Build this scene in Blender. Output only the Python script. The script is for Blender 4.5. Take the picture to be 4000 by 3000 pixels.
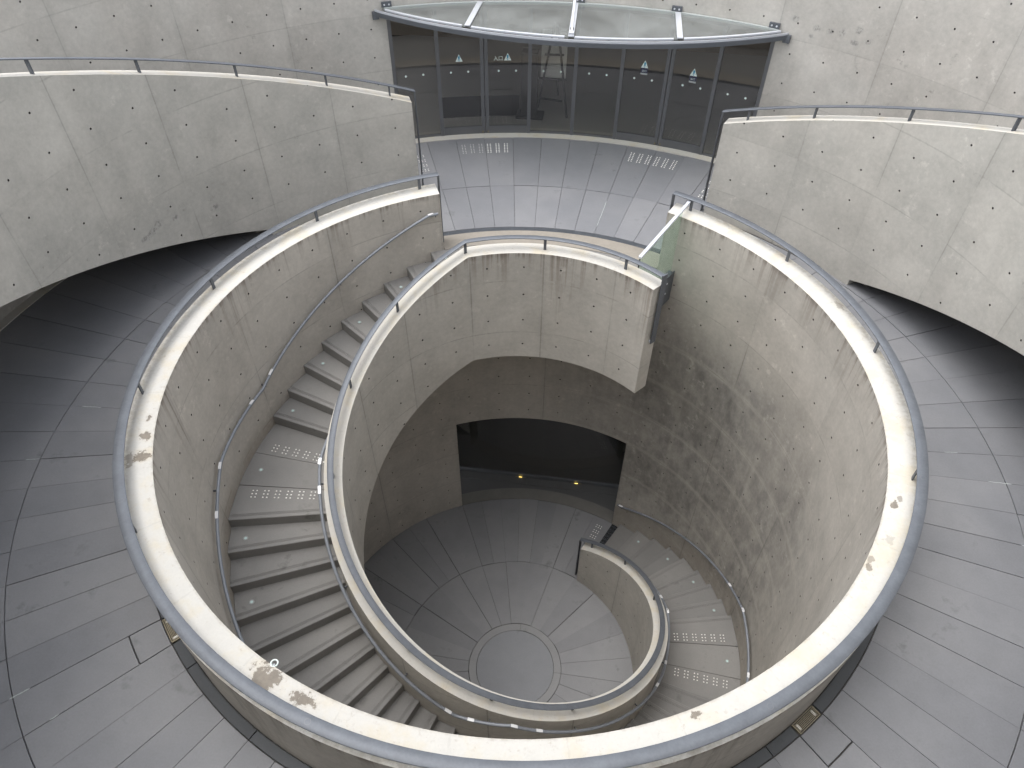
import bpy, bmesh, math, random
from mathutils import Vector, Matrix
random.seed(7)
for o in list(bpy.data.objects): bpy.data.objects.remove(o)
SC = bpy.context.scene
COL = SC.collection
R = math.radians
SIN, COS, PI = math.sin, math.cos, math.pi

def pol(r, f, z=0.0):
    a = R(f); return Vector((r*SIN(a), r*COS(a), z))

# ------------------------------------------------------------------ camera
cam = bpy.data.cameras.new('camera'); camo = bpy.data.objects.new('camera', cam); COL.objects.link(camo)
cam.sensor_width = 36; cam.lens = 36*2831.1/4000; cam.clip_end = 200; cam.clip_start = .05
def set_cam():
    pitch, roll, yaw = .80203, .00553, -.01503
    cp, sp = COS(pitch), SIN(pitch)
    fw = Vector((SIN(yaw)*cp, COS(yaw)*cp, -sp)); r = Vector((COS(yaw), -SIN(yaw), 0)); u = r.cross(fw)
    r2 = COS(roll)*r+SIN(roll)*u; u2 = -SIN(roll)*r+COS(roll)*u
    M = Matrix((( r2.x, u2.x, -fw.x), (r2.y, u2.y, -fw.y), (r2.z, u2.z, -fw.z))).to_4x4()
    T = Matrix.Translation(Vector((0, -7.39229*.744, 8.66984*.744)))
    camo.matrix_world = Matrix.Rotation(R(7), 4, 'Z') @ T @ M
set_cam(); SC.camera = camo

# ------------------------------------------------------------------ sky, sun, exposure
w = bpy.data.worlds.new('World'); SC.world = w; w.use_nodes = True
nt = w.node_tree; nt.nodes.clear()
SUN_EL, SUN_AZ = 74, 262
sky = nt.nodes.new('ShaderNodeTexSky'); sky.sky_type = 'NISHITA'; sky.sun_disc = False
sky.sun_elevation = R(SUN_EL); sky.sun_rotation = R(SUN_AZ); sky.air_density = 1.0; sky.dust_density = 2.5; sky.ozone_density = 1
hs = nt.nodes.new('ShaderNodeHueSaturation'); hs.inputs['Saturation'].default_value = .22
bg = nt.nodes.new('ShaderNodeBackground'); bg.inputs['Strength'].default_value = .15
wo = nt.nodes.new('ShaderNodeOutputWorld')
nt.links.new(sky.outputs[0], hs.inputs['Color']); nt.links.new(hs.outputs[0], bg.inputs[0]); nt.links.new(bg.outputs[0], wo.inputs[0])
sun = bpy.data.lights.new('sun', 'SUN'); sun.energy = .5; sun.angle = R(60); sun.color = (1, .97, .93)
suno = bpy.data.objects.new('sun', sun); COL.objects.link(suno)
sd = Vector((SIN(R(SUN_AZ))*COS(R(SUN_EL)), COS(R(SUN_AZ))*COS(R(SUN_EL)), SIN(R(SUN_EL))))
suno.rotation_euler = sd.to_track_quat('Z', 'Y').to_euler(); suno.location = (0, 2, 14)
vs = SC.view_settings; vs.view_transform = 'Standard'; vs.look = 'None'; vs.exposure = 1.42; vs.gamma = 1; vs.use_curve_mapping = False

cy = SC.cycles; cy.max_bounces = 7; cy.diffuse_bounces = 4; cy.glossy_bounces = 3; cy.transparent_max_bounces = 8; cy.caustics_reflective = False; cy.caustics_refractive = False; cy.adaptive_threshold = .03

# ------------------------------------------------------------------ dimensions (metres)
R1, R2 = 3.72, 4.011               # stair drum, inner / outer face
P, H = .952, 6.692                 # parapet height, depth of the lower floor
RB0, RB1 = 2.15, 2.373             # inner stair wall
RG, RJ, RK, RF = 4.116, 5.391, 7.068, 7.209   # gutter, ring joint, plinth, facade
RW0, RW1 = 5.439, 5.655            # side walls
GAP = 25.25
RISE = H/42
noses = [-28.6-6.0625*k for k in range(9)]+[-102.86-6.0036*k for k in range(12)]+[-191.1-6.0036*k for k in range(12)]+[-282.86-6.0675*k for k in range(9)]
SL = .02106                        # slope of the inner wall, m per degree
def rib_top(u): return P if u >= -25.4 else P-SL*(-25.4-u)
def rib_bot(u): return -.87 if u >= -25.4 else -.87-SL*(-25.4-u)
RS = .0340
def ramp_top(a): return 1.518+RS*(a-GAP)
def ramp_bot(a): return .10+RS*(a-51.9)

# ------------------------------------------------------------------ material helpers
class NT:
    def __init__(s, name):
        s.m = bpy.data.materials.new(name); s.m.use_nodes = True; s.t = s.m.node_tree; s.t.nodes.clear()
        s.out = s.t.nodes.new('ShaderNodeOutputMaterial'); s._p = None
    def n(s, typ, **kw):
        x = s.t.nodes.new('ShaderNode'+typ)
        for k, v in kw.items(): setattr(x, k, v)
        return x
    def link(s, a, b): s.t.links.new(a, b)
    def put(s, sock, v):
        if isinstance(v, bpy.types.NodeSocket): s.link(v, sock)
        else: sock.default_value = v
    def m1(s, op, a, b=0.0, c=0.0, clamp=False):
        x = s.n('Math', operation=op); x.use_clamp = clamp
        s.put(x.inputs[0], a); s.put(x.inputs[1], b); s.put(x.inputs[2], c); return x.outputs[0]
    def pos(s):
        if not s._p: s._p = s.n('NewGeometry').outputs['Position']
        return s._p
    def sep(s, v):
        x = s.n('SeparateXYZ'); s.link(v, x.inputs[0]); return x.outputs
    def comb(s, a, b, c):
        x = s.n('CombineXYZ'); s.put(x.inputs[0], a); s.put(x.inputs[1], b); s.put(x.inputs[2], c); return x.outputs[0]
    def noise(s, v, scale, detail=4, rough=.55, dist=0.0):
        x = s.n('TexNoise'); s.put(x.inputs['Vector'], v); x.inputs['Scale'].default_value = scale
        x.inputs['Detail'].default_value = detail; x.inputs['Roughness'].default_value = rough; x.inputs['Distortion'].default_value = dist
        return x.outputs['Fac']
    def ramp(s, f, a, b, va=0.0, vb=1.0):
        x = s.n('MapRange', interpolation_type='SMOOTHSTEP'); s.put(x.inputs[0], f)
        for i, v in enumerate((a, b, va, vb)): x.inputs[i+1].default_value = v
        return x.outputs[0]
    def mix(s, f, a, b, mode='MIX'):
        x = s.n('Mix', data_type='RGBA', blend_type=mode); s.put(x.inputs[0], f)
        for i, v in ((6, a), (7, b)): s.put(x.inputs[i], v if isinstance(v, bpy.types.NodeSocket) else (*v, 1))
        return x.outputs[2]
    def principled(s, col, rough=.7, metal=0.0, bump=None, bstr=.2, bdist=.01, spec=.4):
        b = s.n('BsdfPrincipled'); s.put(b.inputs['Base Color'], col if isinstance(col, bpy.types.NodeSocket) else (*col, 1))
        s.put(b.inputs['Roughness'], rough); s.put(b.inputs['Metallic'], metal); b.inputs['Specular IOR Level'].default_value = spec
        if bump is not None:
            bp = s.n('Bump'); bp.inputs['Strength'].default_value = bstr; bp.inputs['Distance'].default_value = bdist
            s.link(bump, bp.inputs['Height']); s.link(bp.outputs[0], b.inputs['Normal'])
        s.link(b.outputs[0], s.out.inputs[0]); return b

def concrete(name, c0, c1, rad, sx=None, soff=0.0, sz=None, streak_top=None, streak=.5, mould=False, blotch=.35, seam=.35, mott=1.0, spots=()):
    t = NT(name); P_ = t.pos(); x, y, z = t.sep(P_)
    phi = t.m1('ARCTAN2', x, y); arc = t.m1('MULTIPLY', phi, rad)
    uv = t.comb(arc, z, 0.0)
    big = t.noise(P_, .7, 2); mid = t.noise(P_, 2.4, 5, .62); fine = t.noise(P_, 16, 4, .75)
    col = t.mix(t.ramp(big, .35, .65), c0, c1)
    # cloudy light and dark formwork marks
    d = t.m1('ADD', t.m1('MULTIPLY', t.m1('SUBTRACT', mid, .5), .50*mott), t.m1('MULTIPLY', t.m1('SUBTRACT', fine, .5), .40))
    wash = t.noise(t.comb(arc, t.m1('MULTIPLY', z, .35), 3.1), 1.5, 3, .6)
    d = t.m1('ADD', d, t.m1('MULTIPLY', t.m1('SUBTRACT', wash, .5), .42*mott))
    v = t.m1('ADD', 1.0, d)
    # small dark scuffs and pale bloom
    grit = t.noise(P_, 5.0, 6, .75)
    sc = t.m1('MULTIPLY', t.ramp(grit, .60, .72), t.ramp(big, .5, .66))
    v = t.m1('MULTIPLY', v, t.m1('SUBTRACT', 1.0, t.m1('MULTIPLY', sc, blotch)))
    bl = t.m1('MULTIPLY', t.ramp(grit, .30, .44, 1, 0), t.ramp(big, .42, .58))
    # seams of the formwork
    h = None
    if sx:
        a = t.m1('ADD', t.m1('DIVIDE', t.m1('SUBTRACT', phi, R(soff)), R(sx)), 60.5)
        f = t.m1('MULTIPLY', t.m1('ABSOLUTE', t.m1('SUBTRACT', t.m1('FRACT', a), .5)), R(sx)*rad)
        wob = t.m1('MULTIPLY', t.m1('SUBTRACT', fine, .5), .012)
        ln = t.ramp(t.m1('ADD', f, wob), .004, .012, 1, 0)
        gap = t.ramp(wash, .40, .58)
        ln = t.m1('MULTIPLY', ln, t.m1('ADD', .12, t.m1('MULTIPLY', gap, .85)))
        glow = t.m1('MULTIPLY', t.ramp(f, .01, .10, 1, 0), .07)
        h = ln
        v = t.m1('MULTIPLY', v, t.m1('SUBTRACT', 1.0, t.m1('MULTIPLY', ln, seam)))
        v = t.m1('MULTIPLY', v, t.m1('SUBTRACT', 1.0, t.m1('MULTIPLY', glow, gap)))
    if sz is not None:
        a = t.m1('ADD', t.m1('DIVIDE', t.m1('SUBTRACT', z, sz), .9), 40.5)
        f = t.m1('MULTIPLY', t.m1('ABSOLUTE', t.m1('SUBTRACT', t.m1('FRACT', a), .5)), .9)
        ln = t.ramp(t.m1('ADD', f, t.m1('MULTIPLY', t.m1('SUBTRACT', fine, .5), .012)), .004, .012, 1, 0)
        gap = t.ramp(mid, .42, .58)
        ln = t.m1('MULTIPLY', ln, t.m1('ADD', .08, t.m1('MULTIPLY', gap, .85)))
        v = t.m1('MULTIPLY', v, t.m1('SUBTRACT', 1.0, t.m1('MULTIPLY', ln, seam*.8)))
        h = t.m1('MAXIMUM', h, ln) if h else ln
    # rain streaks below the coping
    if streak_top is not None:
        sn = t.noise(t.comb(t.m1('MULTIPLY', arc, 16.0), t.m1('MULTIPLY', z, .55), 1.0), 1.0, 3, .65)
        ln2 = t.noise(t.comb(t.m1('MULTIPLY', arc, 1.7), 0.0, 9.0), 1.0, 1)
        reach = t.m1('ADD', .06, t.m1('MULTIPLY', t.ramp(ln2, .38, .72), 1.3))
        dd = t.m1('DIVIDE', t.m1('SUBTRACT', streak_top, z), reach)
        fade = t.m1('SUBTRACT', 1.0, dd, clamp=True)
        st = t.m1('MULTIPLY', t.m1('MULTIPLY', t.ramp(sn, .45, .66), fade), streak)
        col = t.mix(st, col, (.16, .12, .09))
        lip = t.m1('MULTIPLY', t.ramp(t.m1('SUBTRACT', streak_top, z), .0, .10, 1, 0), t.ramp(sn, .42, .6, 0, .5))
        col = t.mix(lip, col, (.14, .11, .09))
    if mould:   # dark damp growth on the right side of the drum, in vertical dabs with pale seam bands between
        dab = t.noise(t.comb(t.m1('MULTIPLY', arc, 5.2), t.m1('MULTIPLY', z, 2.4), 4.0), 1.0, 4, .68)
        reg = t.noise(t.comb(t.m1('MULTIPLY', arc, .55), t.m1('MULTIPLY', z, .5), 2.0), 1.0, 1)
        az = t.m1('ABSOLUTE', t.m1('SUBTRACT', phi, R(52)))
        ma = t.ramp(az, R(18), R(62), 1, 0)
        mz = t.m1('MULTIPLY', t.ramp(z, -1.6, -.2, 1, 0), t.ramp(z, -6.6, -4.6, .35, 1))
        band = t.ramp(t.m1('MULTIPLY', t.m1('ABSOLUTE', t.m1('SUBTRACT', t.m1('FRACT', t.m1('ADD', t.m1('DIVIDE', t.m1('SUBTRACT', z, sz), .9), 40.5)), .5)), .9), .005, .075, .5, 1)
        vb = t.m1('ABSOLUTE', t.m1('SUBTRACT', t.m1('FRACT', t.m1('ADD', t.m1('DIVIDE', t.m1('SUBTRACT', phi, R(12.86)), R(25.714)), 60.5)), .5))
        vband = t.ramp(vb, .005, .035, .7, 1)
        mm = t.m1('MULTIPLY', t.m1('MULTIPLY', t.m1('MULTIPLY', ma, mz), t.m1('MULTIPLY', band, vband)), t.m1('MULTIPLY', t.ramp(dab, .28, .72, .38, 1), t.ramp(reg, .25, .55, .55, 1)))
        col = t.mix(t.m1('MULTIPLY', mm, .78), col, (.15, .147, .14))
        # brown damp along the foot of the stair walls
    col = t.mix(t.m1('MULTIPLY', bl, .5), col, tuple(min(1, c*1.35) for c in c0))
    if spots:   # dabs of dark growth
        tot = None
        for (sf, sz_, sr, sh) in spots:
            dx = t.m1('DIVIDE', t.m1('MULTIPLY', t.m1('SUBTRACT', phi, R(sf)), rad), sr); dz = t.m1('DIVIDE', t.m1('SUBTRACT', z, sz_), sh)
            q = t.ramp(t.m1('ADD', t.m1('MULTIPLY', dx, dx), t.m1('MULTIPLY', dz, dz)), .1, 1.0, 1, 0)
            tot = t.m1('MAXIMUM', tot, q) if tot else q
        dabn = t.noise(t.comb(t.m1('MULTIPLY', arc, 22.0), t.m1('MULTIPLY', z, 15.0), 0.0), 1.0, 4, .75)
        sp = t.m1('MULTIPLY', tot, t.ramp(dabn, .42, .62))
        col = t.mix(t.m1('MULTIPLY', sp, .62), col, (.15, .15, .15))
    if mould:   # brown dirt splashed up the wall along the steps
        deg = t.m1('MULTIPLY', phi, 180/PI)
        l1 = t.m1('MAXIMUM', t.m1('MULTIPLY', t.m1('ADD', deg, 28.6), .0263), -1.434)
        l2 = t.m1('ADD', -1.434, t.m1('MULTIPLY', t.m1('MINIMUM', t.m1('ADD', deg, 102.86), 0.0), .0265))
        ll = t.m1('MINIMUM', l1, l2); hb = t.m1('SUBTRACT', z, ll)
        bandL = t.m1('MULTIPLY', t.ramp(hb, .02, .38, 1, 0), t.m1('MULTIPLY', t.ramp(hb, -.30, -.20), t.ramp(deg, -27, -24, 1, 0)))
        lr = t.m1('MINIMUM', t.m1('ADD', -6.53, t.m1('MULTIPLY', t.m1('SUBTRACT', deg, 28.6), .0263)), -5.26)
        bandR = t.m1('MULTIPLY', t.ramp(t.m1('SUBTRACT', z, lr), .35, .72, 1, 0), t.ramp(deg, 24, 27, 0, 1))
        sm = t.m1('MULTIPLY', t.m1('MAXIMUM', bandL, t.m1('MULTIPLY', bandR, .6)), t.ramp(mid, .25, .65, .35, 1))
        col = t.mix(t.m1('MULTIPLY', sm, .55), col, (.21, .172, .13))
    if sx:   # every pour came out a little different
        wn = t.n('TexWhiteNoise', noise_dimensions='2D')
        t.link(t.comb(t.m1('FLOOR', t.m1('DIVIDE', t.m1('SUBTRACT', phi, R(soff)), R(sx))), t.m1('FLOOR', t.m1('DIVIDE', t.m1('SUBTRACT', z, sz), .9)), 0.0), wn.inputs['Vector'])
        v = t.m1('MULTIPLY', v, t.m1('ADD', .955, t.m1('MULTIPLY', wn.outputs['Value'], .09)))
    hsv = t.n('Mix', data_type='RGBA', blend_type='MULTIPLY'); hsv.inputs[0].default_value = 1
    t.link(col, hsv.inputs[6]); vc = t.comb(v, v, v); t.link(vc, hsv.inputs[7])
    bh = t.m1('MULTIPLY', fine, .6)
    t.principled(hsv.outputs[2], .82, 0, bh, .25, .004, spec=.3)
    return t.m

def plain(name, col, rough=.6, metal=0.0, var=.12, scale=6, spec=.4, bump=0.0):
    t = NT(name); nz = t.noise(t.pos(), scale, 4, .65); f2 = t.noise(t.pos(), scale*7, 2)
    v = t.m1('ADD', 1-var, t.m1('MULTIPLY', t.m1('ADD', t.m1('MULTIPLY', nz, .7), t.m1('MULTIPLY', f2, .3)), 2*var))
    c = t.mix(1.0, col, t.comb(v, v, v), 'MULTIPLY')
    rr = t.m1('ADD', rough-.08, t.m1('MULTIPLY', nz, .16))
    t.principled(c, rr, metal, f2 if bump else None, bump, .003, spec); return t.m

def paving(name, c0, c1, rough=.55, dirt=.3):
    t = NT(name); rnd = t.n('ObjectInfo').outputs['Random']; P_ = t.pos()
    big = t.noise(P_, .9, 2); mid = t.noise(P_, 4, 4, .65); fine = t.noise(P_, 55, 2, .65)
    col = t.mix(t.ramp(t.m1('ADD', t.m1('MULTIPLY', big, .8), t.m1('MULTIPLY', rnd, .2)), .35, .7), c0, c1)
    v = t.m1('ADD', .84, t.m1('MULTIPLY', mid, .24)); v = t.m1('ADD', v, t.m1('MULTIPLY', t.m1('SUBTRACT', fine, .5), .20))
    v = t.m1('ADD', v, t.m1('MULTIPLY', t.m1('SUBTRACT', rnd, .5), .05))
    st = t.m1('MULTIPLY', t.ramp(mid, .56, .72), t.ramp(big, .45, .65)); v = t.m1('MULTIPLY', v, t.m1('SUBTRACT', 1.0, t.m1('MULTIPLY', st, dirt)))
    c = t.mix(1.0, col, t.comb(v, v, v), 'MULTIPLY')
    t.principled(c, t.m1('ADD', rough-.1, t.m1('MULTIPLY', mid, .2)), 0, fine, .10, .002, spec=.4); return t.m

def emis(name, col, s):
    t = NT(name); e = t.n('Emission'); e.inputs[0].default_value = (*col, 1); e.inputs[1].default_value = s; t.link(e.outputs[0], t.out.inputs[0]); return t.m

def glass(name, tint, gloss=.06, ior=1.5, dust=0.0, dcol=(.5, .5, .5)):
    t = NT(name); tr = t.n('BsdfTransparent'); tr.inputs[0].default_value = (*tint, 1)
    gl = t.n('BsdfGlossy'); gl.inputs['Roughness'].default_value = gloss
    fr = t.n('Fresnel'); fr.inputs[0].default_value = ior
    mx = t.n('MixShader'); t.link(t.m1('MULTIPLY', fr.outputs[0], t.m1('SUBTRACT', 1.0, t.n('NewGeometry').outputs['Backfacing'])), mx.inputs[0]); t.link(tr.outputs[0], mx.inputs[1]); t.link(gl.outputs[0], mx.inputs[2])
    last = mx.outputs[0]
    if dust:
        df = t.n('BsdfDiffuse'); df.inputs[0].default_value = (*dcol, 1)
        nz = t.noise(t.pos(), 2.0, 6, .6); m2 = t.n('MixShader')
        t.link(t.m1('MULTIPLY', t.ramp(nz, .2, .8, .5, 1.3), dust), m2.inputs[0]); t.link(last, m2.inputs[1]); t.link(df.outputs[0], m2.inputs[2]); last = m2.outputs[0]
    t.link(last, t.out.inputs[0]); return t.m

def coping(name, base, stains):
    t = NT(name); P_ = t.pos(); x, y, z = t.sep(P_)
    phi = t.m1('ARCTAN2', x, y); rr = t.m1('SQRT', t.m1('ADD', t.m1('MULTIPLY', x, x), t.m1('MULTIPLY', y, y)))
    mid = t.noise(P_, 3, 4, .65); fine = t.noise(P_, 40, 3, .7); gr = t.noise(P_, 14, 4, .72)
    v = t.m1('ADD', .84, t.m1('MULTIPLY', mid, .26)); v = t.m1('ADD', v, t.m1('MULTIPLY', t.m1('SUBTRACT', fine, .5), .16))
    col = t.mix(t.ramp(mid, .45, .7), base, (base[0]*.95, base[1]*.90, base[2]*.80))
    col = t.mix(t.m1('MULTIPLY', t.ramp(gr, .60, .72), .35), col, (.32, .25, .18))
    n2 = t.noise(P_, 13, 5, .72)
    if stains:   # grime caught under the rail and along the lip
        edge = t.m1('MAXIMUM', t.ramp(rr, 3.90, 4.0), t.ramp(rr, 3.722, 3.745, .8, 0))
        col = t.mix(t.m1('MULTIPLY', t.m1('MULTIPLY', edge, t.ramp(gr, .35, .62)), .5), col, (.30, .265, .21))
        col = t.mix(t.m1('MULTIPLY', t.ramp(n2, .60, .70), .30), col, (.36, .31, .25))
    for (f, r, da, dr, k) in stains:
        dx = t.m1('DIVIDE', t.m1('MULTIPLY', t.m1('SUBTRACT', phi, R(f)), 3.87), da); dy = t.m1('DIVIDE', t.m1('SUBTRACT', rr, r), dr)
        q = t.m1('SQRT', t.m1('ADD', t.m1('MULTIPLY', dx, dx), t.m1('MULTIPLY', dy, dy)))
        q = t.m1('ADD', q, t.m1('MULTIPLY', t.m1('SUBTRACT', n2, .5), 4.2))
        mk = t.m1('MULTIPLY', t.ramp(q, .66, .96, 1, 0), k)
        halo = t.m1('MULTIPLY', t.ramp(q, .6, 1.8, 1, 0), .16*k)
        col = t.mix(halo, col, (.45, .36, .26))
        col = t.mix(mk, col, t.mix(gr, (.10, .088, .075), (.30, .26, .21)))
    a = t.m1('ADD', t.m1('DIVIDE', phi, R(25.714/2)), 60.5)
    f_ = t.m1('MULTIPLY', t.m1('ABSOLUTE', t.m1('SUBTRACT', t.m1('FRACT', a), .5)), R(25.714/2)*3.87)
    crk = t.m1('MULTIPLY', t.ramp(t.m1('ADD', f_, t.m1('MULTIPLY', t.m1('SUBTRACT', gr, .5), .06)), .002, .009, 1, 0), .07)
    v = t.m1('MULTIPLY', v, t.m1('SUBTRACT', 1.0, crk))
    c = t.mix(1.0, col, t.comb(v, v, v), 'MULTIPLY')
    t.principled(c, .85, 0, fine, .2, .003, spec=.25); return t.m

M = {}
M['drum'] = concrete('concrete_drum', (.49, .458, .408), (.455, .423, .375), R1, 25.714, 0, .505, P, .38, True, .2, .28, .85)
M['ribbon'] = concrete('concrete_stair_wall', (.47, .445, .40), (.435, .41, .365), RB0, 25.714, .7, .505, P, .6, False, .2, .30, .8)
M['side'] = concrete('concrete_side_wall', (.475, .455, .412), (.44, .425, .387), RW0, 12.6, 0, 1.377, None, .3, False, .3, .22, .85, spots=((-71.2, .95, .12, .05), (-70.0, .98, .10, .06), (-68.8, 1.03, .09, .07), (-66, .98, .07, .05), (-59.8, .84, .09, .05)))
M['facade'] = concrete('concrete_facade', (.48, .462, .425), (.445, .422, .385), RF, 12.6, 0, 2.205, None, .4, False, .35, .18, .9, spots=((29.6, 2.43, .07, .06), (31.2, 2.43, .07, .05), (32.6, 2.45, .06, .07), (29.3, 2.31, .06, .04), (34.4, 2.54, .07, .07), (34.3, 2.37, .08, .05), (35.7, 2.43, .06, .05), (26.9, 2.5, .06, .06), (40, 1.42, .2, .06), (46, 1.45, .14, .05)))
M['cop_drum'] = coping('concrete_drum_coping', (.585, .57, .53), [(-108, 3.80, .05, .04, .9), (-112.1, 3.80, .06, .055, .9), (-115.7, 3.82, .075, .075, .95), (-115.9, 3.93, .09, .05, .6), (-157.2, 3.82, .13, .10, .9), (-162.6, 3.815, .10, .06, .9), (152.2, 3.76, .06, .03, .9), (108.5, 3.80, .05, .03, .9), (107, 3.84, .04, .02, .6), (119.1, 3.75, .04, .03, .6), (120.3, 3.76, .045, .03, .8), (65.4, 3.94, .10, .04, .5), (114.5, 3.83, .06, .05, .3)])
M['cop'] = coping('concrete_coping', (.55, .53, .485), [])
M['band'] = plain('concrete_threshold', (.27, .245, .21), .85, var=.35, scale=3, bump=.2)
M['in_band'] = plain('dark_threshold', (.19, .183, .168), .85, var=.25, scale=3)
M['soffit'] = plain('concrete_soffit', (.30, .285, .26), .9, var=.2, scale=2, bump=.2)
M['tile'] = paving('paving_terrace', (.205, .209, .222), (.238, .24, .25), .42)
M['tile_low'] = paving('paving_lower', (.235, .235, .243), (.262, .262, .266), .7)
M['tile_ring'] = paving('paving_ring', (.262, .262, .264), (.28, .28, .28), .7)
M['tile_disc'] = paving('paving_disc', (.222, .227, .24), (.238, .244, .257), .6)
M['tread'] = paving('paving_steps', (.212, .206, .197), (.245, .237, .224), .75, .35)
M['gutter'] = paving('gutter_cover', (.075, .08, .087), (.09, .096, .104), .6)
M['joint'] = plain('joint_mortar', (.06, .058, .055), .95, var=.5, scale=3)
M['black'] = plain('dark_void', (.012, .012, .012), .9)
M['galv'] = plain('galvanised_steel', (.135, .146, .163), .5, .4, var=.42, scale=7)
M['galv_lt'] = plain('galvanised_handrail', (.23, .245, .27), .5, .3, var=.25, scale=10)
M['galv_dk'] = plain('galvanised_steel_post', (.12, .13, .145), .55, .4, var=.18, scale=12)
M['alu'] = plain('grey_aluminium', (.17, .175, .185), .42, .5, var=.06, scale=4)
M['white_steel'] = plain('pale_steel', (.62, .64, .68), .4, .3, var=.1, scale=8)
M['plate'] = plain('braille_plate', (.88, .89, .90), .25, .3, var=.03)
M['stud'] = plain('stud_metal', (.90, .89, .84), .3, .15, var=.05)
M['brass'] = plain('brass_grate', (.27, .235, .165), .45, .6, var=.35, scale=20)
M['lens'] = plain('tread_light_lens', (.55, .68, .66), .2, 0, var=.08)
M['ring'] = plain('tread_light_ring', (.33, .34, .33), .35, .6, var=.1)
M['pane'] = glass('entrance_glass', (.90, .89, .87), .0, 2.15)
M['canopy_glass'] = glass('canopy_glass', (.84, .86, .85), .12, 1.5, .20, (.52, .54, .53))
M['barrier'] = glass('barrier_glass', (.86, .94, .89), .0, 1.15, .12, (.6, .72, .64))
M['wood'] = plain('interior_wood', (.16, .12, .085), .6, var=.3, scale=2)
M['in_floor'] = plain('interior_floor', (.26, .26, .255), .35, var=.1, scale=2)
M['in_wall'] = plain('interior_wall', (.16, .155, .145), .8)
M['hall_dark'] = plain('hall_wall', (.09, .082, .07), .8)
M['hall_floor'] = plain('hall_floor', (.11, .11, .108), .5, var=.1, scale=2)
M['dark'] = plain('dark_plastic', (.025, .026, .03), .5)
M['mat'] = plain('door_mat', (.02, .022, .03), .95, var=.3, scale=40)
M['board'] = plain('poster_board', (.75, .78, .76), .6, var=.05)
M['sign_white'] = plain('sign_white', (.75, .85, .80), .5, var=.05)
M['sign_blue'] = plain('sign_blue', (.03, .25, .42), .5, var=.05)
M['sign_navy'] = plain('sign_navy', (.03, .03, .07), .5, var=.05)
M['sign_grey'] = plain('sign_grey', (.40, .43, .42), .5, var=.05)
M['glow'] = emis('warm_reflection', (1, .72, .18), 1.6)  # reflected warm light on the sill, put in as emission

# ------------------------------------------------------------------ mesh helpers
def obj(name, bm, mat, parent=None, smooth=None, loc=None):
    if isinstance(bm, bmesh.types.BMesh):
        me = bpy.data.meshes.new(name); bm.to_mesh(me); bm.free()
        for m in (mat if isinstance(mat, (list, tuple)) else [mat]): me.materials.append(M[m])
        if smooth:
            me.shade_smooth(); me.set_sharp_from_angle(angle=R(smooth))
    else: me = bm
    o = bpy.data.objects.new(name, me); COL.objects.link(o)
    if parent: o.parent = parent
    if loc: o.location = loc
    return o
def tag(o, label, cat, group=None):
    o['label'] = label; o['category'] = cat
    if group: o['group'] = group
    return o
def struct(o): o['kind'] = 'structure'; return o
def thing(name, label, cat, group=None, loc=(0, 0, 0)):
    o = bpy.data.objects.new(name, None); COL.objects.link(o); o.location = loc; o.empty_display_size = .2
    return tag(o, label, cat, group)
def quad(bm, *ps, mi=0):
    f = bm.faces.new([bm.verts.new(p) for p in ps]); f.material_index = mi; return f
def frange(a, b, step):
    n = max(1, int(math.ceil(abs(b-a)/step-1e-6))); return [a+(b-a)*i/n for i in range(n+1)]
def sweep(bm, us, sec, caps=True, mi=None):
    """sec(u) -> list of (r, z); sweeps the closed section round the axis"""
    rows = [[bm.verts.new(pol(r, u, z)) for r, z in sec(u)] for u in us]
    n = len(rows[0])
    for a, b in zip(rows, rows[1:]):
        for i in range(n):
            f = bm.faces.new((a[i], a[(i+1) % n], b[(i+1) % n], b[i]))
            if mi: f.material_index = mi[i]
    if caps: bm.faces.new(rows[0][::-1]); bm.faces.new(rows[-1])
    bmesh.ops.recalc_face_normals(bm, faces=bm.faces); return bm
def ring_box(r0, r1, z0, z1, f0, f1, step=2.2, bm=None):
    bm = bm or bmesh.new()
    return sweep(bm, frange(f0, f1, step), lambda u: [(r0, z0), (r1, z0), (r1, z1), (r0, z1)])
def box(bm, c, s, rot=None):
    m = Matrix.Translation(Vector(c)) @ (rot if rot else Matrix()) @ Matrix.Diagonal((*s, 1))
    bmesh.ops.create_cube(bm, size=1, matrix=m); return bm
def rotz(f): return Matrix.Rotation(-R(f), 4, 'Z')      # local +y becomes the outward direction at angle f
def pbox(bm, r, f, z, sr, st, sz): return box(bm, pol(r, f, z), (st, sr, sz), rotz(f))
def bevel(bm, w): bmesh.ops.bevel(bm, geom=list(bm.edges), offset=w, segments=1, affect='EDGES'); return bm
def rod(bm, a, b, r, n=8):
    a, b = Vector(a), Vector(b); d = b-a
    m = Matrix.Translation((a+b)/2) @ d.to_track_quat('Z', 'Y').to_matrix().to_4x4()
    bmesh.ops.create_cone(bm, cap_ends=True, segments=n, radius1=r, radius2=r, depth=d.length, matrix=m); return bm
def cyl(bm, c, r, h, n=16, r2=None):
    bmesh.ops.create_cone(bm, cap_ends=True, segments=n, radius1=r, radius2=r if r2 is None else r2, depth=h, matrix=Matrix.Translation(Vector(c)+Vector((0, 0, h/2)))); return bm
def sector(r0, r1, f0, f1, z0, z1, n=3, bm=None, b=0.0):
    """flat wedge of paving with its own edges"""
    bm = bm or bmesh.new(); fs = frange(f0, f1, (f1-f0)/n)
    return sweep(bm, fs, lambda u: [(r0, z0), (r1, z0), (r1, z1-b), (r1-b, z1), (r0+b, z1), (r0, z1-b)] if b else [(r0, z0), (r1, z0), (r1, z1), (r0, z1)])

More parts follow.
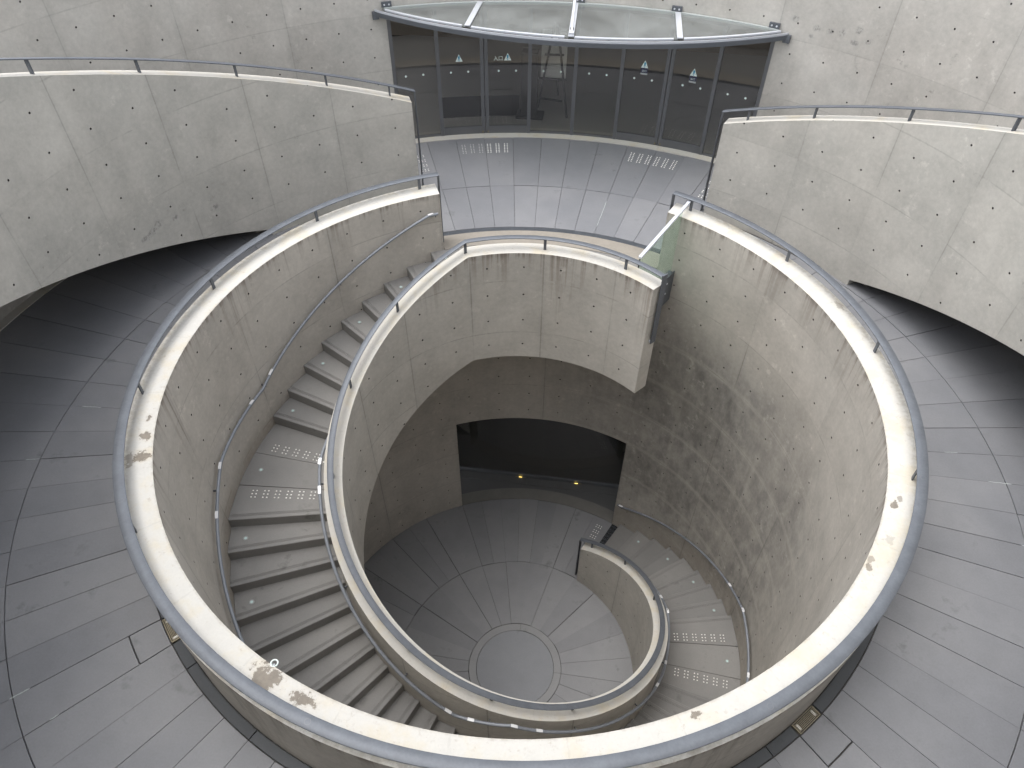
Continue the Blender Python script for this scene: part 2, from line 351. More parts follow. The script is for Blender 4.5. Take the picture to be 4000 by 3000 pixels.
HOLE_R = .0138
def holed_face(rad, u0, u1, z0, z1, cols, rows, step=2.15, cut=(), skip=(), out=+1, uholes=None):
    """Cast wall face unrolled in (angle, height): plain quads, with a recessed conical tie hole at every (col, row).
    cut: half-planes (point, normal) whose positive side is removed; skip: rectangles left open. out: +1 recess goes outward (face seen from the axis)."""
    k = 180/PI/rad; hw = .034*k; hz = .034
    lo, hi = min(u0, u1), max(u0, u1)
    cols = [c for c in cols if lo+hw < c < hi-hw]; rows = [r for r in rows if z0+hz < r < z1-hz]
    us = set(frange(lo, hi, step)); zs = set(frange(z0, z1, .45))
    us = {u for u in us if all(abs(u-c) > hw*1.25 for c in cols)} | {lo, hi}
    zs = {z for z in zs if all(abs(z-r) > hz*1.25 for r in rows)} | {z0, z1}
    for c in cols: us |= {c-hw, c+hw}
    for r in rows: zs |= {r-hz, r+hz}
    for (a, b, c_, d) in skip: us |= {u for u in (a, b) if lo < u < hi}; zs |= {z for z in (c_, d) if z0 < z < z1}
    us, zs = sorted({round(u, 5) for u in us}), sorted({round(z, 5) for z in zs}); cs = {round(c, 4) for c in cols}; rs = {round(r, 4) for r in rows}
    bm = bmesh.new(); vc = {}
    def V(u, z, d=0.0):
        key = (round(u, 5), round(z, 5), d)
        if key not in vc: vc[key] = bm.verts.new((u, z, d))
        return vc[key]
    for a, b in zip(us, us[1:]):
        for c, d in zip(zs, zs[1:]):
            um, zm = (a+b)/2, (c+d)/2
            if any(s[0] < um < s[1] and s[2] < zm < s[3] for s in skip): continue
            if round(um, 4) in cs and round(zm, 4) in rs and b-a < hw*2.1 and d-c < hz*2.1:
                g = [V(um+HOLE_R*k*COS(PI/8+i*PI/4), zm+HOLE_R*SIN(PI/8+i*PI/4)) for i in range(8)]
                g2 = [bm.verts.new((um+HOLE_R*.85*k*COS(PI/8+i*PI/4), zm+HOLE_R*.85*SIN(PI/8+i*PI/4), .012)) for i in range(8)]
                A, B, C_, D_ = V(a, c), V(b, c), V(b, d), V(a, d)
                for loop in ((B, C_, g[0], g[7]), (C_, g[1], g[0]), (C_, D_, g[2], g[1]), (D_, g[3], g[2]), (D_, A, g[4], g[3]), (A, g[5], g[4]), (A, B, g[6], g[5]), (B, g[7], g[6])):
                    bm.faces.new(loop)
                for i in range(8):
                    f = bm.faces.new((g[i], g[(i+1) % 8], g2[(i+1) % 8], g2[i])); f.material_index = 1
                    bm.edges.get((g[i], g[(i+1) % 8])).smooth = False
                f = bm.faces.new(g2); f.material_index = 1
            else: bm.faces.new((V(a, c), V(b, c), V(b, d), V(a, d)))
    for p, nrm in cut:
        bmesh.ops.bisect_plane(bm, geom=list(bm.verts)+list(bm.edges)+list(bm.faces), plane_co=Vector((*p, 0)), plane_no=Vector((*nrm, 0)), clear_outer=True)
    for v in bm.verts:
        u, z, d = v.co; v.co = pol(rad+out*d, u, z)
    for f in bm.faces: f.smooth = f.material_index == 0
    # facing
    for f in bm.faces:
        if f.material_index == 0:
            c = f.calc_center_median(); want = -Vector((c.x, c.y, 0))*out
            if f.normal.dot(want) == 0: f.normal_update()
    bm.normal_update()
    flip = [f for f in bm.faces if f.material_index == 0 and f.normal.dot(Vector((f.calc_center_median().x, f.calc_center_median().y, 0)))*out > 0]
    if len(flip) > len(bm.faces)*.3: bmesh.ops.reverse_faces(bm, faces=list(bm.faces))
    return bm
def addto(dst, src):
    me = bpy.data.meshes.new('tmp'); src.to_mesh(me); src.free(); dst.from_mesh(me); bpy.data.meshes.remove(me); return dst
M['hole'] = plain('tie_hole_mortar', (.055, .048, .045), .95, var=.3, scale=30)

# ================================================================== THE TERRACE
terrace = struct(obj('terrace', ring_box(R2-.06, RF+.9, -.16, -.022, -180, 180, 3), 'joint'))
TJ = 360/84
def tile_mesh(name, r0, r1, da, z=.0, th=.03, mat='tile', g=.0026, n=2):
    k0 = R(1)*r0; bm = bmesh.new(); ga0, ga1 = g/(R(1)*r0), g/(R(1)*r1)
    vs_ = []
    for r in (r0+g, r1-g):
        ga = g/(R(1)*r); vs_.append([(r, -da/2+ga+(da-2*ga)*i/n) for i in range(n+1)])
    b = .003
    top = [[bm.verts.new(pol(r+(b if j == 0 else -b), f*(1-.0008*0), z)) for r, f in row] for j, row in enumerate(vs_)]
    bot = [[bm.verts.new(pol(r, f, z-th)) for r, f in row] for row in vs_]
    for i in range(n): bm.faces.new((top[0][i], top[0][i+1], top[1][i+1], top[1][i]))
    loopt = top[0]+top[1][::-1]; loopb = bot[0]+bot[1][::-1]
    for i in range(len(loopt)): bm.faces.new((loopt[i], loopb[i], loopb[(i+1) % len(loopb)], loopt[(i+1) % len(loopt)]))
    bmesh.ops.recalc_face_normals(bm, faces=bm.faces)
    me = bpy.data.meshes.new(name); bm.to_mesh(me); bm.free(); me.materials.append(M[mat]); return me
def lay(me, name, f, parent, dz=0.0):
    o = obj(name, me, None, parent); o.rotation_euler = (random.uniform(-.0006, .0006), random.uniform(-.0006, .0006), -R(f)); o.location.z = dz+random.uniform(-.0012, .0012); return o
mA = tile_mesh('paving_tile', RG, RJ, TJ); mA2 = tile_mesh('paving_tile', 4.168, RJ, TJ); mB = tile_mesh('paving_tile', RJ, RK+.01, TJ)
mC0 = tile_mesh('paving_tile', RG, 4.412, TJ, g=.006); mC1 = tile_mesh('paving_tile', 4.412, RJ, TJ)
for j in range(84):
    f = (j+.5)*TJ; f = f-360 if f > 180 else f; a = abs(f)
    if 132.8 < a < 137.2:
        lay(mC0, 'paving_tile', f, terrace); lay(mC1, 'paving_tile', f, terrace)
    else: lay(mA2 if a < 23.6 else mA, 'paving_tile', f, terrace)
    if a < 27 or a > 49: lay(mB, 'paving_tile', f, terrace)
# pale bloom that has come up in a few joints (each its own irregular smear)
def smear(r0, r1, f, wd):
    bm = bmesh.new(); n = 9; rows = []
    for i in range(n+1):
        r = r0+(r1-r0)*i/n; h = wd*random.uniform(.35, 1)*(0 if i in (0, n) else 1)+.0015
        e = random.uniform(-.002, .002)
        rows.append((bm.verts.new(pol(r, f, .0026)+rotz(f).to_3x3()@Vector((-h+e, 0, 0))), bm.verts.new(pol(r, f, .0026)+rotz(f).to_3x3()@Vector((h+e, 0, 0)))))
    for a, b in zip(rows, rows[1:]): bm.faces.new((a[0], a[1], b[1], b[0]))
    o = obj('mortar_bloom', bm, 'sign_grey', terrace); o['kind'] = 'stuff'
for r0, r1, jf, wd in ((4.35, 5.15, 2, .004), (5.0, 5.25, -22, .004), (5.35, 5.62, 23, .008), (5.55, 5.8, 22, .006), (5.2, 5.45, 21, .005), (5.25, 5.42, -31, .006), (5.1, 5.18, -32, .005), (5.4, 5.55, -24, .005), (4.75, 4.9, -15, .004), (4.85, 5.0, 20, .003)):
    smear(r0, r1, jf*TJ, wd)
# gutter covers at the foot of the drum
gut = bpy.data.objects.new('gutter', None); COL.objects.link(gut); tag(gut, 'ring of narrow dark cover slabs in the gutter around the foot of the round parapet', 'gutter')
ch = obj('channel', ring_box(R2-.02, RG+.004, -.06, -.031, GAP+.4, 360-GAP-.4, 3), 'black', gut)
gj = [i*3*TJ for i in range(2, 10)]+[31*TJ, 32*TJ]+[33*TJ]+[i*3*TJ for i in range(12, 15)]
gj = sorted(gj)
for s in (1, -1):
    for a, b in zip(gj, gj[1:]):
        if abs(a-31*TJ) < .1: continue
        bm = sector(R2+.010, RG-.005, min(s*a, s*b)+.07, max(s*a, s*b)-.07, -.03, -.003, 6, b=.002)
        obj('cover_slab', bm, 'gutter', gut)
for s in (1, -1):
    g = thing('drain_grate', 'brass gutter grate beside the %s of the round parapet' % ('right front' if s > 0 else 'left front, half hidden under its rail'), 'grate', 'drain grates')
    c = pol((R2+RG)/2+.001, s*31.5*TJ, 0); g.location = c; g.rotation_euler.z = -R(s*31.5*TJ)
    L = R(TJ)*4.06-.03
    bm = bmesh.new()
    for dy in (-.044, .044): box(bm, (0, dy, -.008), (L, .006, .016))
    for dx in (-1, 1): box(bm, (dx*(L/2-.005), 0, -.008), (.01, .09, .016))
    obj('frame', bm, 'brass', g)
    for i, dy in enumerate((-.030, -.018, -.006, .006, .018, .030)): obj('bar', box(bmesh.new(), (0, dy, -.009), (L-.02, .0055, .012)), 'brass', g)
    for dx in (-.36, .36): obj('end_block', bevel(box(bmesh.new(), (dx*L, 0, -.008), (.022, .05, .010)), .003), 'stud', g)
    obj('pit', box(bmesh.new(), (0, 0, -.03), (L, .09, .01)), 'black', g)
# threshold band and slot drain in the gap of the drum
obj('threshold_band', ring_box(R1+.002, 4.068, -.03, .001, -GAP+.1, GAP-.1, 2), 'band', terrace)
dr = thing('slot_drain', 'long curved slot drain across the opening of the round parapet', 'drain')
obj('channel', ring_box(4.07, 4.166, -.05, -.03, -GAP, GAP, 2), 'black', dr)
for i in range(5): obj('slat', ring_box(4.073+i*.0195, 4.073+i*.0195+.0125, -.028, -.001, -GAP+.2, GAP-.2, 2), 'galv_dk', dr)
for i in range(-5, 6): obj('cross_bar', pbox(bmesh.new(), 4.118, i*4.6, -.0095, .092, .008, .020), 'galv_dk', dr)
# plinth strip along the facade
struct(obj('plinth_strip', ring_box(RK, RF+.02, -.05, .012, -134, 134, 2), 'cop'))

# tactile studs
def stud_mesh(cols, rows, px, py, r=.0125):
    bm = bmesh.new()
    for i in range(cols):
        for j in range(rows):
            c = Vector(((i-(cols-1)/2)*px, (j-(rows-1)/2)*py, 0))
            cyl(bm, c-Vector((0, 0, .002)), r, .0075, 8, r*.62)
    me = bpy.data.meshes.new('stud_cluster'); bm.to_mesh(me); bm.free(); me.materials.append(M['stud']); return me
sm26 = stud_mesh(2, 6, .05, .058); sm23 = stud_mesh(2, 3, .052, .052); sm33 = stud_mesh(3, 2, .052, .052)
def studs(me, r, f, z, parent, spin=0):
    o = obj('stud_cluster', me, None, parent, loc=pol(r, f, z)); o.rotation_euler.z = -R(f+spin); o['kind'] = 'stuff'; return o
for s in (1, -1):
    for i in range(6): studs(sm26, 6.685, s*(9.35+.35+i*1.30), 0, terrace)
    for i in range(5): studs(sm23, 5.92+i*.165, s*(23.1), 0, terrace, 90)

# ================================================================== THE LOWER FLOOR
bm = bmesh.new(); bmesh.ops.create_circle(bm, cap_ends=True, segments=96, radius=R1+.02, matrix=Matrix.Translation((0, 0, -H-.022)))
low = struct(obj('lower_floor', bm, 'joint'))
mO = tile_mesh('paving_tile', 2.175, R1+.004, 360/56, -H, mat='tile_low', g=.0022); mI = tile_mesh('paving_tile', .845, 2.175, 360/28, -H, mat='tile_low', g=.0022, n=4)
mR = tile_mesh('paving_tile', .706, .845, 90, -H, mat='tile_ring', g=.0022, n=24)
for j in range(56): lay(mO, 'paving_tile', (j+.5)*360/56, low)
for j in range(28): lay(mI, 'paving_tile', (j+.5)*360/28, low)
for j in range(4): lay(mR, 'paving_tile', j*90+45, low)
obj('centre_disc', cyl(bmesh.new(), (0, 0, -H-.03), .703, .03, 72), 'tile_disc', low)
gl = thing('floor_grate', 'dark steel grating let into the lower floor at the foot of the spiral stair', 'grate')
obj('pit', sector(RB1+.02, R1-.01, 25.9, 28.45, -H+.0015, -H+.0025, 3), 'black', gl)
for i in range(9): obj('bar', pbox(bmesh.new(), (RB1+R1)/2, 26.05+i*.29, -H+.004, R1-RB1-.06, .004, .005), 'galv_dk', gl)
for i in range(14): obj('cross_bar', pbox(bmesh.new(), RB1+.08+i*.093, 27.2, -H+.0042, .004, R(2.5)*(RB1+.08+i*.093), .005), 'galv_dk', gl)
for i in range(6): studs(sm33, 2.80+i*.14, 22.6, -H, low, 0)

# ================================================================== THE DRUM WALL
cols = [8.5714*(j+.5) for j in range(-21, 21)]
rows = [.73-.45*k for k in range(0, 17)]
bm = holed_face(R1, -180, 180, -H-.01, P, cols, rows, skip=((-25.4, 25.4, -.02, P+1), (-25.7, 25.7, -H-1, -4.02)))
n0 = len(bm.faces)
us = frange(25.4, 334.6, 2.0)
for a, b in zip(us, us[1:]):
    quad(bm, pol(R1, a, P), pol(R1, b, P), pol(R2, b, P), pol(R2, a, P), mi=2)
    f = quad(bm, pol(R2, a, -.05), pol(R2, b, -.05), pol(R2, b, P), pol(R2, a, P)); f.smooth = True
for s in (1, -1):
    quad(bm, pol(R1, s*25.4, -.05), pol(R2, s*25.4, -.05), pol(R2, s*25.4, P), pol(R1, s*25.4, P))
    quad(bm, pol(R1, s*25.7, -H), pol(R2, s*25.7, -H), pol(R2, s*25.7, -4.02), pol(R1, s*25.7, -4.02))
us = frange(-25.7, 25.7, 2.0)
for a, b in zip(us, us[1:]):
    quad(bm, pol(R1, a, -4.02), pol(R1, b, -4.02), pol(R2, b, -4.02), pol(R2, a, -4.02))
    quad(bm, pol(R2, a, -4.02), pol(R2, b, -4.02), pol(R2, b, -.1), pol(R2, a, -.1))
bmesh.ops.remove_doubles(bm, verts=list(bm.verts), dist=.0004); bm.normal_update()
for e in bm.edges:
    if len(e.link_faces) == 2 and e.link_faces[0].normal.angle(e.link_faces[1].normal, 0) > R(40): e.smooth = False
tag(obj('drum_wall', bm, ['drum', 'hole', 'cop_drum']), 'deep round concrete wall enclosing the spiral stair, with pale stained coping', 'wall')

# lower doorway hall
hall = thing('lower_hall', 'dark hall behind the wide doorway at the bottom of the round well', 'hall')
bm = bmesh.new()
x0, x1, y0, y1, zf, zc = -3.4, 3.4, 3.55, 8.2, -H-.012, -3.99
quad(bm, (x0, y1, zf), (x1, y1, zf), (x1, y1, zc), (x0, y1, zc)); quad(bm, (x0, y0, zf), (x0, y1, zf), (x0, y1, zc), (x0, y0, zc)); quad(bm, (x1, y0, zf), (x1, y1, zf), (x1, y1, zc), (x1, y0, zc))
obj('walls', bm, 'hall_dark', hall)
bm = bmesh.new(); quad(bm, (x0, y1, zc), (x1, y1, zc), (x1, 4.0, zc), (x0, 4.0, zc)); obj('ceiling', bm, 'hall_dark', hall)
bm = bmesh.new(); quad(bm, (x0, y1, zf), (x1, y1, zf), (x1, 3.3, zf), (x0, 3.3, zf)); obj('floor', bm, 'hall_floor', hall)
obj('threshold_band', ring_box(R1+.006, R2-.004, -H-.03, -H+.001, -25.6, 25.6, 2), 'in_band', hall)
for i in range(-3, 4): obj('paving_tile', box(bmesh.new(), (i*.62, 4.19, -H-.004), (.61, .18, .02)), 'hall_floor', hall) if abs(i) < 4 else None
gd = thing('glass_screen', 'dim glazed screen with a dull metal sill inside the lower doorway', 'glass screen', loc=(0, 4.32, -H))
obj('sill', bevel(box(bmesh.new(), (0, 0, .05), (4.6, .05, .10)), .004), 'alu', gd)
for x in (-2.1, 2.1): obj('mullion', box(bmesh.new(), (x, 0, 1.38), (.03, .03, 2.54)), 'black', gd)
for x in (-1.045, 1.045): obj('pane', box(bmesh.new(), (x, .0, 1.38), (2.085, .012, 2.54)), 'pane', gd)
for x, lb in ((-.47, 'left of two small warm reflections painted as glowing strips along the metal sill in the lower doorway'), (.78, 'right of two small warm reflections painted as glowing strips along the metal sill in the lower doorway')):
    t_ = thing('sill_glint', lb, 'reflection', 'warm painted reflections on the sill', loc=(x, 4.28, -H))
    obj('glint_backing', bevel(box(bmesh.new(), (0, 0, .012), (.24, .02, .012)), .003), 'brass', t_); obj('lens', box(bmesh.new(), (0, -.008, .021), (.07, .006, .005)), 'glow', t_)  # emissive strip imitates warm light reflected in the sill

# ================================================================== INNER STAIR WALL (ribbon)
UE = -333.0
cols = [6.75+12.9*j for j in range(-28, 4)]; rows = [.73-.45*k for k in range(0, 17)]
bm = holed_face(RB0, -25.4, 41, -.87, P, cols, rows, 2.4)
b2 = holed_face(RB0, -225, -25.4, -6.2, P, cols, rows, 2.4, cut=(((-25.4, P), (-SL, 1)), ((-25.4, -.87), (SL, -1))))
addto(bm, b2)
b2 = holed_face(RB0, UE, -225, -H-.01, P-SL*(225-25.4)+.01, cols, rows, 2.4, cut=(((-25.4, P), (-SL, 1)),))
addto(bm, b2)
us = frange(41, -25.4, 2.4)+frange(-25.4, -225, 2.4)[1:]+frange(-225, UE, 2.4)[1:]
def bz(u): return rib_bot(u) if u > -225.01 else -H-.01
for a, b in zip(us, us[1:]):
    ta, tb = rib_top(a), rib_top(b); ba, bb = bz(a if a > -225.0+1e-6 or b > -225 else a-1), bz(b if b > -225+1e-6 or a > -225 else b)
    if a > -224.99: ba, bb = rib_bot(a), rib_bot(b)
    else: ba = bb = -H-.01
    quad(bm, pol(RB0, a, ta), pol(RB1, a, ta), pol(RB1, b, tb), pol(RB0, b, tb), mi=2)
    f = quad(bm, pol(RB1, a, ba), pol(RB1, a, ta), pol(RB1, b, tb), pol(RB1, b, bb)); f.smooth = True
    quad(bm, pol(RB0, a, ba), pol(RB0, b, bb), pol(RB1, b, bb), pol(RB1, a, ba))
quad(bm, pol(RB0, 41, -.87), pol(RB1, 41, -.87), pol(RB1, 41, P), pol(RB0, 41, P))
quad(bm, pol(RB0, UE, -H), pol(RB1, UE, -H), pol(RB1, UE, rib_top(UE)), pol(RB0, UE, rib_top(UE)))
quad(bm, pol(RB0, -225, -H), pol(RB1, -225, -H), pol(RB1, -225, rib_bot(-225)), pol(RB0, -225, rib_bot(-225)))
bmesh.ops.remove_doubles(bm, verts=list(bm.verts), dist=.0004); bm.normal_update()
for e in bm.edges:
    if len(e.link_faces) == 2 and e.link_faces[0].normal.angle(e.link_faces[1].normal, 0) > R(40): e.smooth = False
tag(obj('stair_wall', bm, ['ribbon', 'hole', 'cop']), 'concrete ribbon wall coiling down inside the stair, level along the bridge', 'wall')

# ================================================================== BRIDGE AND SPIRAL STAIR
br = thing('bridge_slab', 'paved landing bridge behind the top of the spiral stair, inside the parapet gap', 'bridge')
obj('slab', ring_box(RB1+.003, R1-.003, -.42, -.03, -28.5, 29.4, 2), 'soffit', br)
for i in range(9): obj('paving_tile', sector(RB1+.01, R1-.006, -28.55+i*6.44+.05, -28.55+(i+1)*6.44-.05, -.03, -.001, 4, b=.002), 'tread', br)
fp = obj('fascia_plate', pbox(bmesh.new(), (RB1+R1)/2, 29.55, -.17, R1-RB1-.03, .012, .52), 'galv', br)
for r in (2.6, 3.05, 3.5):
    for z in (-.02, -.2): obj('bolt', pbox(bmesh.new(), r, 29.72, z, .022, .012, .022), 'white_steel', br)

stair = thing('spiral_staircase', 'grey stone-clad spiral staircase winding down between the two round concrete walls', 'staircase')
def wedge(f_nose, f_back, z, th=.19, groove=True):
    """step: nose edge at f_nose (lower side), back edge at f_back; the three grip grooves are cut in"""
    bm = bmesh.new(); r0, r1 = RB1+.004, R1-.004
    d = pol(1, f_nose).normalized(); t = (pol(1, f_back)-d*pol(1, f_back).dot(d)).normalized()
    prof = [(0, -th), (0, -.006), (.006, 0)]
    if groove:
        for g in (.048, .062, .076): prof += [(g, 0), (g, -.005), (g+.006, -.005), (g+.006, 0)]
    A, B = [], []
    for dd, zz in prof:
        A.append(bm.verts.new(d*r0+t*dd+Vector((0, 0, z+zz)))); B.append(bm.verts.new(d*r1+t*dd+Vector((0, 0, z+zz))))
    n = 3
    fb = [pol(r, f_back) for r in (r0, r1)]
    A.append(bm.verts.new(fb[0]+Vector((0, 0, z)))); B.append(bm.verts.new(fb[1]+Vector((0, 0, z))))
    A.append(bm.verts.new(fb[0]+Vector((0, 0, z-th)))); B.append(bm.verts.new(fb[1]+Vector((0, 0, z-th))))
    m = len(A)
    for i in range(m): bm.faces.new((A[i], A[(i+1) % m], B[(i+1) % m], B[i]))
    bm.faces.new(A); bm.faces.new(B[::-1]); bmesh.ops.recalc_face_normals(bm, faces=bm.faces); return bm
steps = {}
for i, un in enumerate(noses):
    z = -i*RISE
    prev = noses[i-1] if i else None
    if i == 0: back = -25.2
    elif i in (9, 21, 33): back = None
    else: back = prev
    if back is None:   # landing: three slabs, the last one carries the nosing
        a = prev+.0; L = (un-a)/3
        for k in range(3):
            f0, f1 = a+L*k, a+L*(k+1)
            if k == 2: o = obj('landing_slab', wedge(un, f0-.12, z), 'tread', stair)
            else: o = obj('landing_slab', sector(RB1+.004, R1-.004, f1+.06, f0-.06, z-.19, z, 4, b=.002), 'tread', stair)
            steps[(i, k)] = o
    else:
        steps[i] = obj('step', wedge(un, back-(.35 if i == 0 else 0), z) if i else wedge(un, back, z+.0008), 'tread', stair)
# tread lights
def light(f, r, z, par):
    o = obj('tread_light', cyl(bmesh.new(), (0, 0, 0), .034, .003, 20), 'ring', stair, loc=pol(r, f, z+.0005))
    obj('lens', cyl(bmesh.new(), (0, 0, .003), .019, .0015, 16), 'lens', o)
for i in (2, 4, 6, 8, 10, 12, 14, 16, 18, 20, 22, 24, 26, 28, 30, 32, 34, 36, 38, 40):
    f0 = noses[i-1]; f1 = noses[i]
    light((f0+f1)/2, 3.51, -i*RISE, stair)
light(-25.9, 3.51, .0012, stair)
for i in (9, 21, 33): light((noses[i-1]+noses[i])/2, 3.51, -i*RISE, stair)
for i, mid in ((9, -90), (33, -270)):
    for k in range(6):
        for df in (-6.4, 6.4): studs(sm23, 2.70+k*.155, mid+df, -i*RISE, stair, 90)
# soffit of the stair
def nose_z(u):
    if u >= noses[0]: return 0
    for i in range(len(noses)-1):
        if noses[i+1] <= u <= noses[i]: return -RISE*(i+(noses[i]-u)/(noses[i]-noses[i+1]))
    return -H+.05
us = frange(-28.4, -330, 2.5)
sweep_bm = sweep(bmesh.new(), us, lambda u: [(RB1-.01, max(nose_z(u)-.46, -H-.005)), (R1+.005, max(nose_z(u)-.46, -H-.005)), (R1+.005, max(nose_z(u)-.24, -H)), (RB1-.01, max(nose_z(u)-.24, -H))])
obj('soffit', sweep_bm, 'soffit', stair)

# ================================================================== RAILS
def flat_rail(name, us, r0, r1, zf, th, parent): return obj(name, sweep(bmesh.new(), us, lambda u: [(r0, zf(u)-th), (r1, zf(u)-th), (r1, zf(u)-.003), (r1-.004, zf(u)), (r0+.004, zf(u)), (r0, zf(u)-.003)]), 'galv', parent, 40)
def joint_ring(r, f, z, par):
    bm = bmesh.new(); n = 20
    for k in range(n):
        if k in (3,): continue
        a, b = 2*PI*k/n, 2*PI*(k+1)/n
        quad(bm, *[Vector((q*COS(w_), q*SIN(w_), 0)) for q, w_ in ((.021, a), (.024, a), (.024, b), (.021, b))])
    obj('joint_ring', bm, 'alu', par, loc=pol(r, f, z+.0008))
ZR = 1.128
g = thing('guard_rail', 'flat galvanised rail on short posts running round the top of the big round parapet', 'railing')
flat_rail('top_rail', frange(24.75, 335.25, 2), 3.914, 4.014, lambda u: ZR, .012, g)
for f in (28.9, 51.43, 77.14, 102.86, 128.57, 154.29, 180, -154.29, -128.57, -102.86, -77.14, -51.43, -28.9):
    obj('post', pbox(bmesh.new(), 3.934, f, (P+ZR-.012)/2, .012, .040, ZR-.012-P), 'galv_dk', g)
for f in (62.5, 104.5, 145.5, -165.5, -125, -91): joint_ring(3.965, f, ZR, g)
for s in (1, -1): obj('end_bar', pbox(bmesh.new(), 3.964, s*24.75, ZR/2-.004, .10, .012, ZR-.010), 'galv', g)

g = thing('guard_rail', 'flat galvanised rail following the coiled inner wall of the stair down to the lower floor', 'railing')
def rz(u): return rib_top(u)+.172
flat_rail('top_rail', frange(41.6, -25.4, 2)+frange(-25.4, UE-2.0, 2)[1:], 2.228, 2.305, rz, .012, g)
for f in (28.2, 0.6, -25.6, -51.43, -77.14, -102.86, -128.57, -154.29, -180, -205.7, -231.4, -257.1, -282.86, -308.57, -328.5):
    obj('post', pbox(bmesh.new(), 2.25, f, rib_top(f)+.08, .012, .036, .165), 'galv_dk', g)
obj('end_bar', pbox(bmesh.new(), 2.297, 41.75, (rz(41)+.02)/2, .09, .012, rz(41)-.02), 'galv', g)
obj('bracket', pbox(bmesh.new(), 2.27, 41.35, .05, .035, .035, .03), 'white_steel', g)
zb = rz(UE-2); obj('end_bar', pbox(bmesh.new(), 2.266, UE-2.05, (zb-H)/2, .077, .012, zb+H-.004), 'galv_dk', g)

def hand_z():
    pts = [(-26.3, .68), (-28.6, .67)]
    fl = ((0, 8), (9, 20), (21, 32), (33, 41))
    for (i0, i1) in fl:
        s = RISE*(i1-i0)/(noses[i0]-noses[i1])
        if i0: pts.append((noses[i0]+.13/s, .80-i0*RISE))
        if i1 < 41: pts.append((noses[i1]-(RISE-.13)/s, .80-(i1+1)*RISE))
        else: pts.append((noses[i1], .67-i1*RISE))
    pts.append((-333.4, pts[-1][1])); return pts
HP = hand_z()
def hz(u):
    for (a, za), (b, zb_) in zip(HP, HP[1:]):
        if b <= u <= a: return za+(zb_-za)*(a-u)/(a-b)
    return HP[0][1] if u > HP[0][0] else HP[-1][1]
def handrail(name, label, r, wall_r, u0, u1, plates, lab2=None):
    g = thing(name, label, 'handrail')
    key = [p[0] for p in HP if u1 < p[0] < u0]
    us = sorted(set(frange(u0, u1, 2))|set(key), reverse=True)
    obj('rail', sweep(bmesh.new(), us, lambda u: [(r+.0215*COS(k*PI/5), hz(u)+.0215*SIN(k*PI/5)) for k in range(10)]), 'galv_lt', g, 50)
    s = 1 if wall_r > r else -1
    for f in [u0-.6]+[k*25.714 for k in range(-1, -14, -1) if u1 < k*25.714 < u0-3]+[u1+1.6]:
        z = hz(f); bm = bmesh.new()
        bm2 = pbox(bm, (r+wall_r)/2, f, z-.035, abs(wall_r-r)+.01, .008, .03); rod(bm2, pol(r, f, z-.045), pol(r, f, z-.01), .006)
        obj('bracket', bm2, 'galv_dk', g)
    for f in plates:
        z0, z1 = hz(f-.62*3.72/r), hz(f+.62*3.72/r); w2 = .62*3.72/r
        bm = sweep(bmesh.new(), [f+w2, f, f-w2], lambda u: [(r-.017, hz(u)+.0165), (r+.019, hz(u)+.0165), (r+.019, hz(u)+.0235), (r-.017, hz(u)+.0235)])
        obj('braille_plate', bm, 'plate', g)
    return g
handrail('handrail', 'thin tubular handrail fixed to the outer round wall beside the spiral steps', 3.655, R1, -26.3, -333.2, (-28, -74.6, -82.4, -98.8, -107.6, -164, -174, -186, -196, -252.4, -261.3, -278.1, -287, -332))
handrail('handrail', 'thin tubular handrail fixed to the outside of the coiled inner wall', 2.438, RB1, -30, -328, (-76, -82.4, -97.7, -104.9, -168.2, -174.8, -187.1, -194.3, -244.6, -257, -277.6, -286))

# glass barrier on the bridge
gb = thing('glass_barrier', 'greenish glass balustrade with a steel top bar between the two round walls', 'glass barrier')
pa, pb_ = pol(RB1+.03, 30.6, 0), pol(R2-.02, 28.35, 0); mid = (pa+pb_)/2; d = (pb_-pa); ang = math.atan2(d.y, d.x)
rm = Matrix.Rotation(ang, 4, 'Z'); L = d.length
obj('pane', box(bmesh.new(), mid+d.normalized()*(-.14)+Vector((0, 0, .53)), (L-.28, .012, 1.06), rm), 'barrier', gb)
obj('top_bar', bevel(box(bmesh.new(), mid+Vector((0, 0, 1.085)), (L, .045, .03), rm), .003), 'white_steel', gb)
obj('edge_strip', box(bmesh.new(), pa+Vector((0, 0, .53)), (.012, .014, 1.06), rm), 'dark', gb)
obj('foot_channel', box(bmesh.new(), mid+d.normalized()*(-.14)+Vector((0, 0, .03)), (L-.30, .06, .06), rm), 'galv', gb)

# small lifting eye on the inner edge of the coping
ey = thing('eye_ring', 'small white ring bolted at the inner edge of the round parapet, front left', 'ring', loc=pol(3.70, -157.0, P-.02))
bm = bmesh.new()
for k in range(16):
    for j in range(6):
        def tp(a, b): return Vector(((.027+.007*COS(b))*COS(a), (.027+.007*COS(b))*SIN(a), .007*SIN(b)+.015))
        a0, a1, b0, b1 = 2*PI*k/16, 2*PI*(k+1)/16, 2*PI*j/6, 2*PI*(j+1)/6
        quad(bm, tp(a0, b0), tp(a1, b0), tp(a1, b1), tp(a0, b1))
bmesh.ops.remove_doubles(bm, verts=list(bm.verts), dist=1e-5); obj('ring', bm, 'sign_white', ey, 60)
obj('stem', rod(bmesh.new(), (0, 0, 0), pol(.05, -157, .012), .006), 'white_steel', ey)

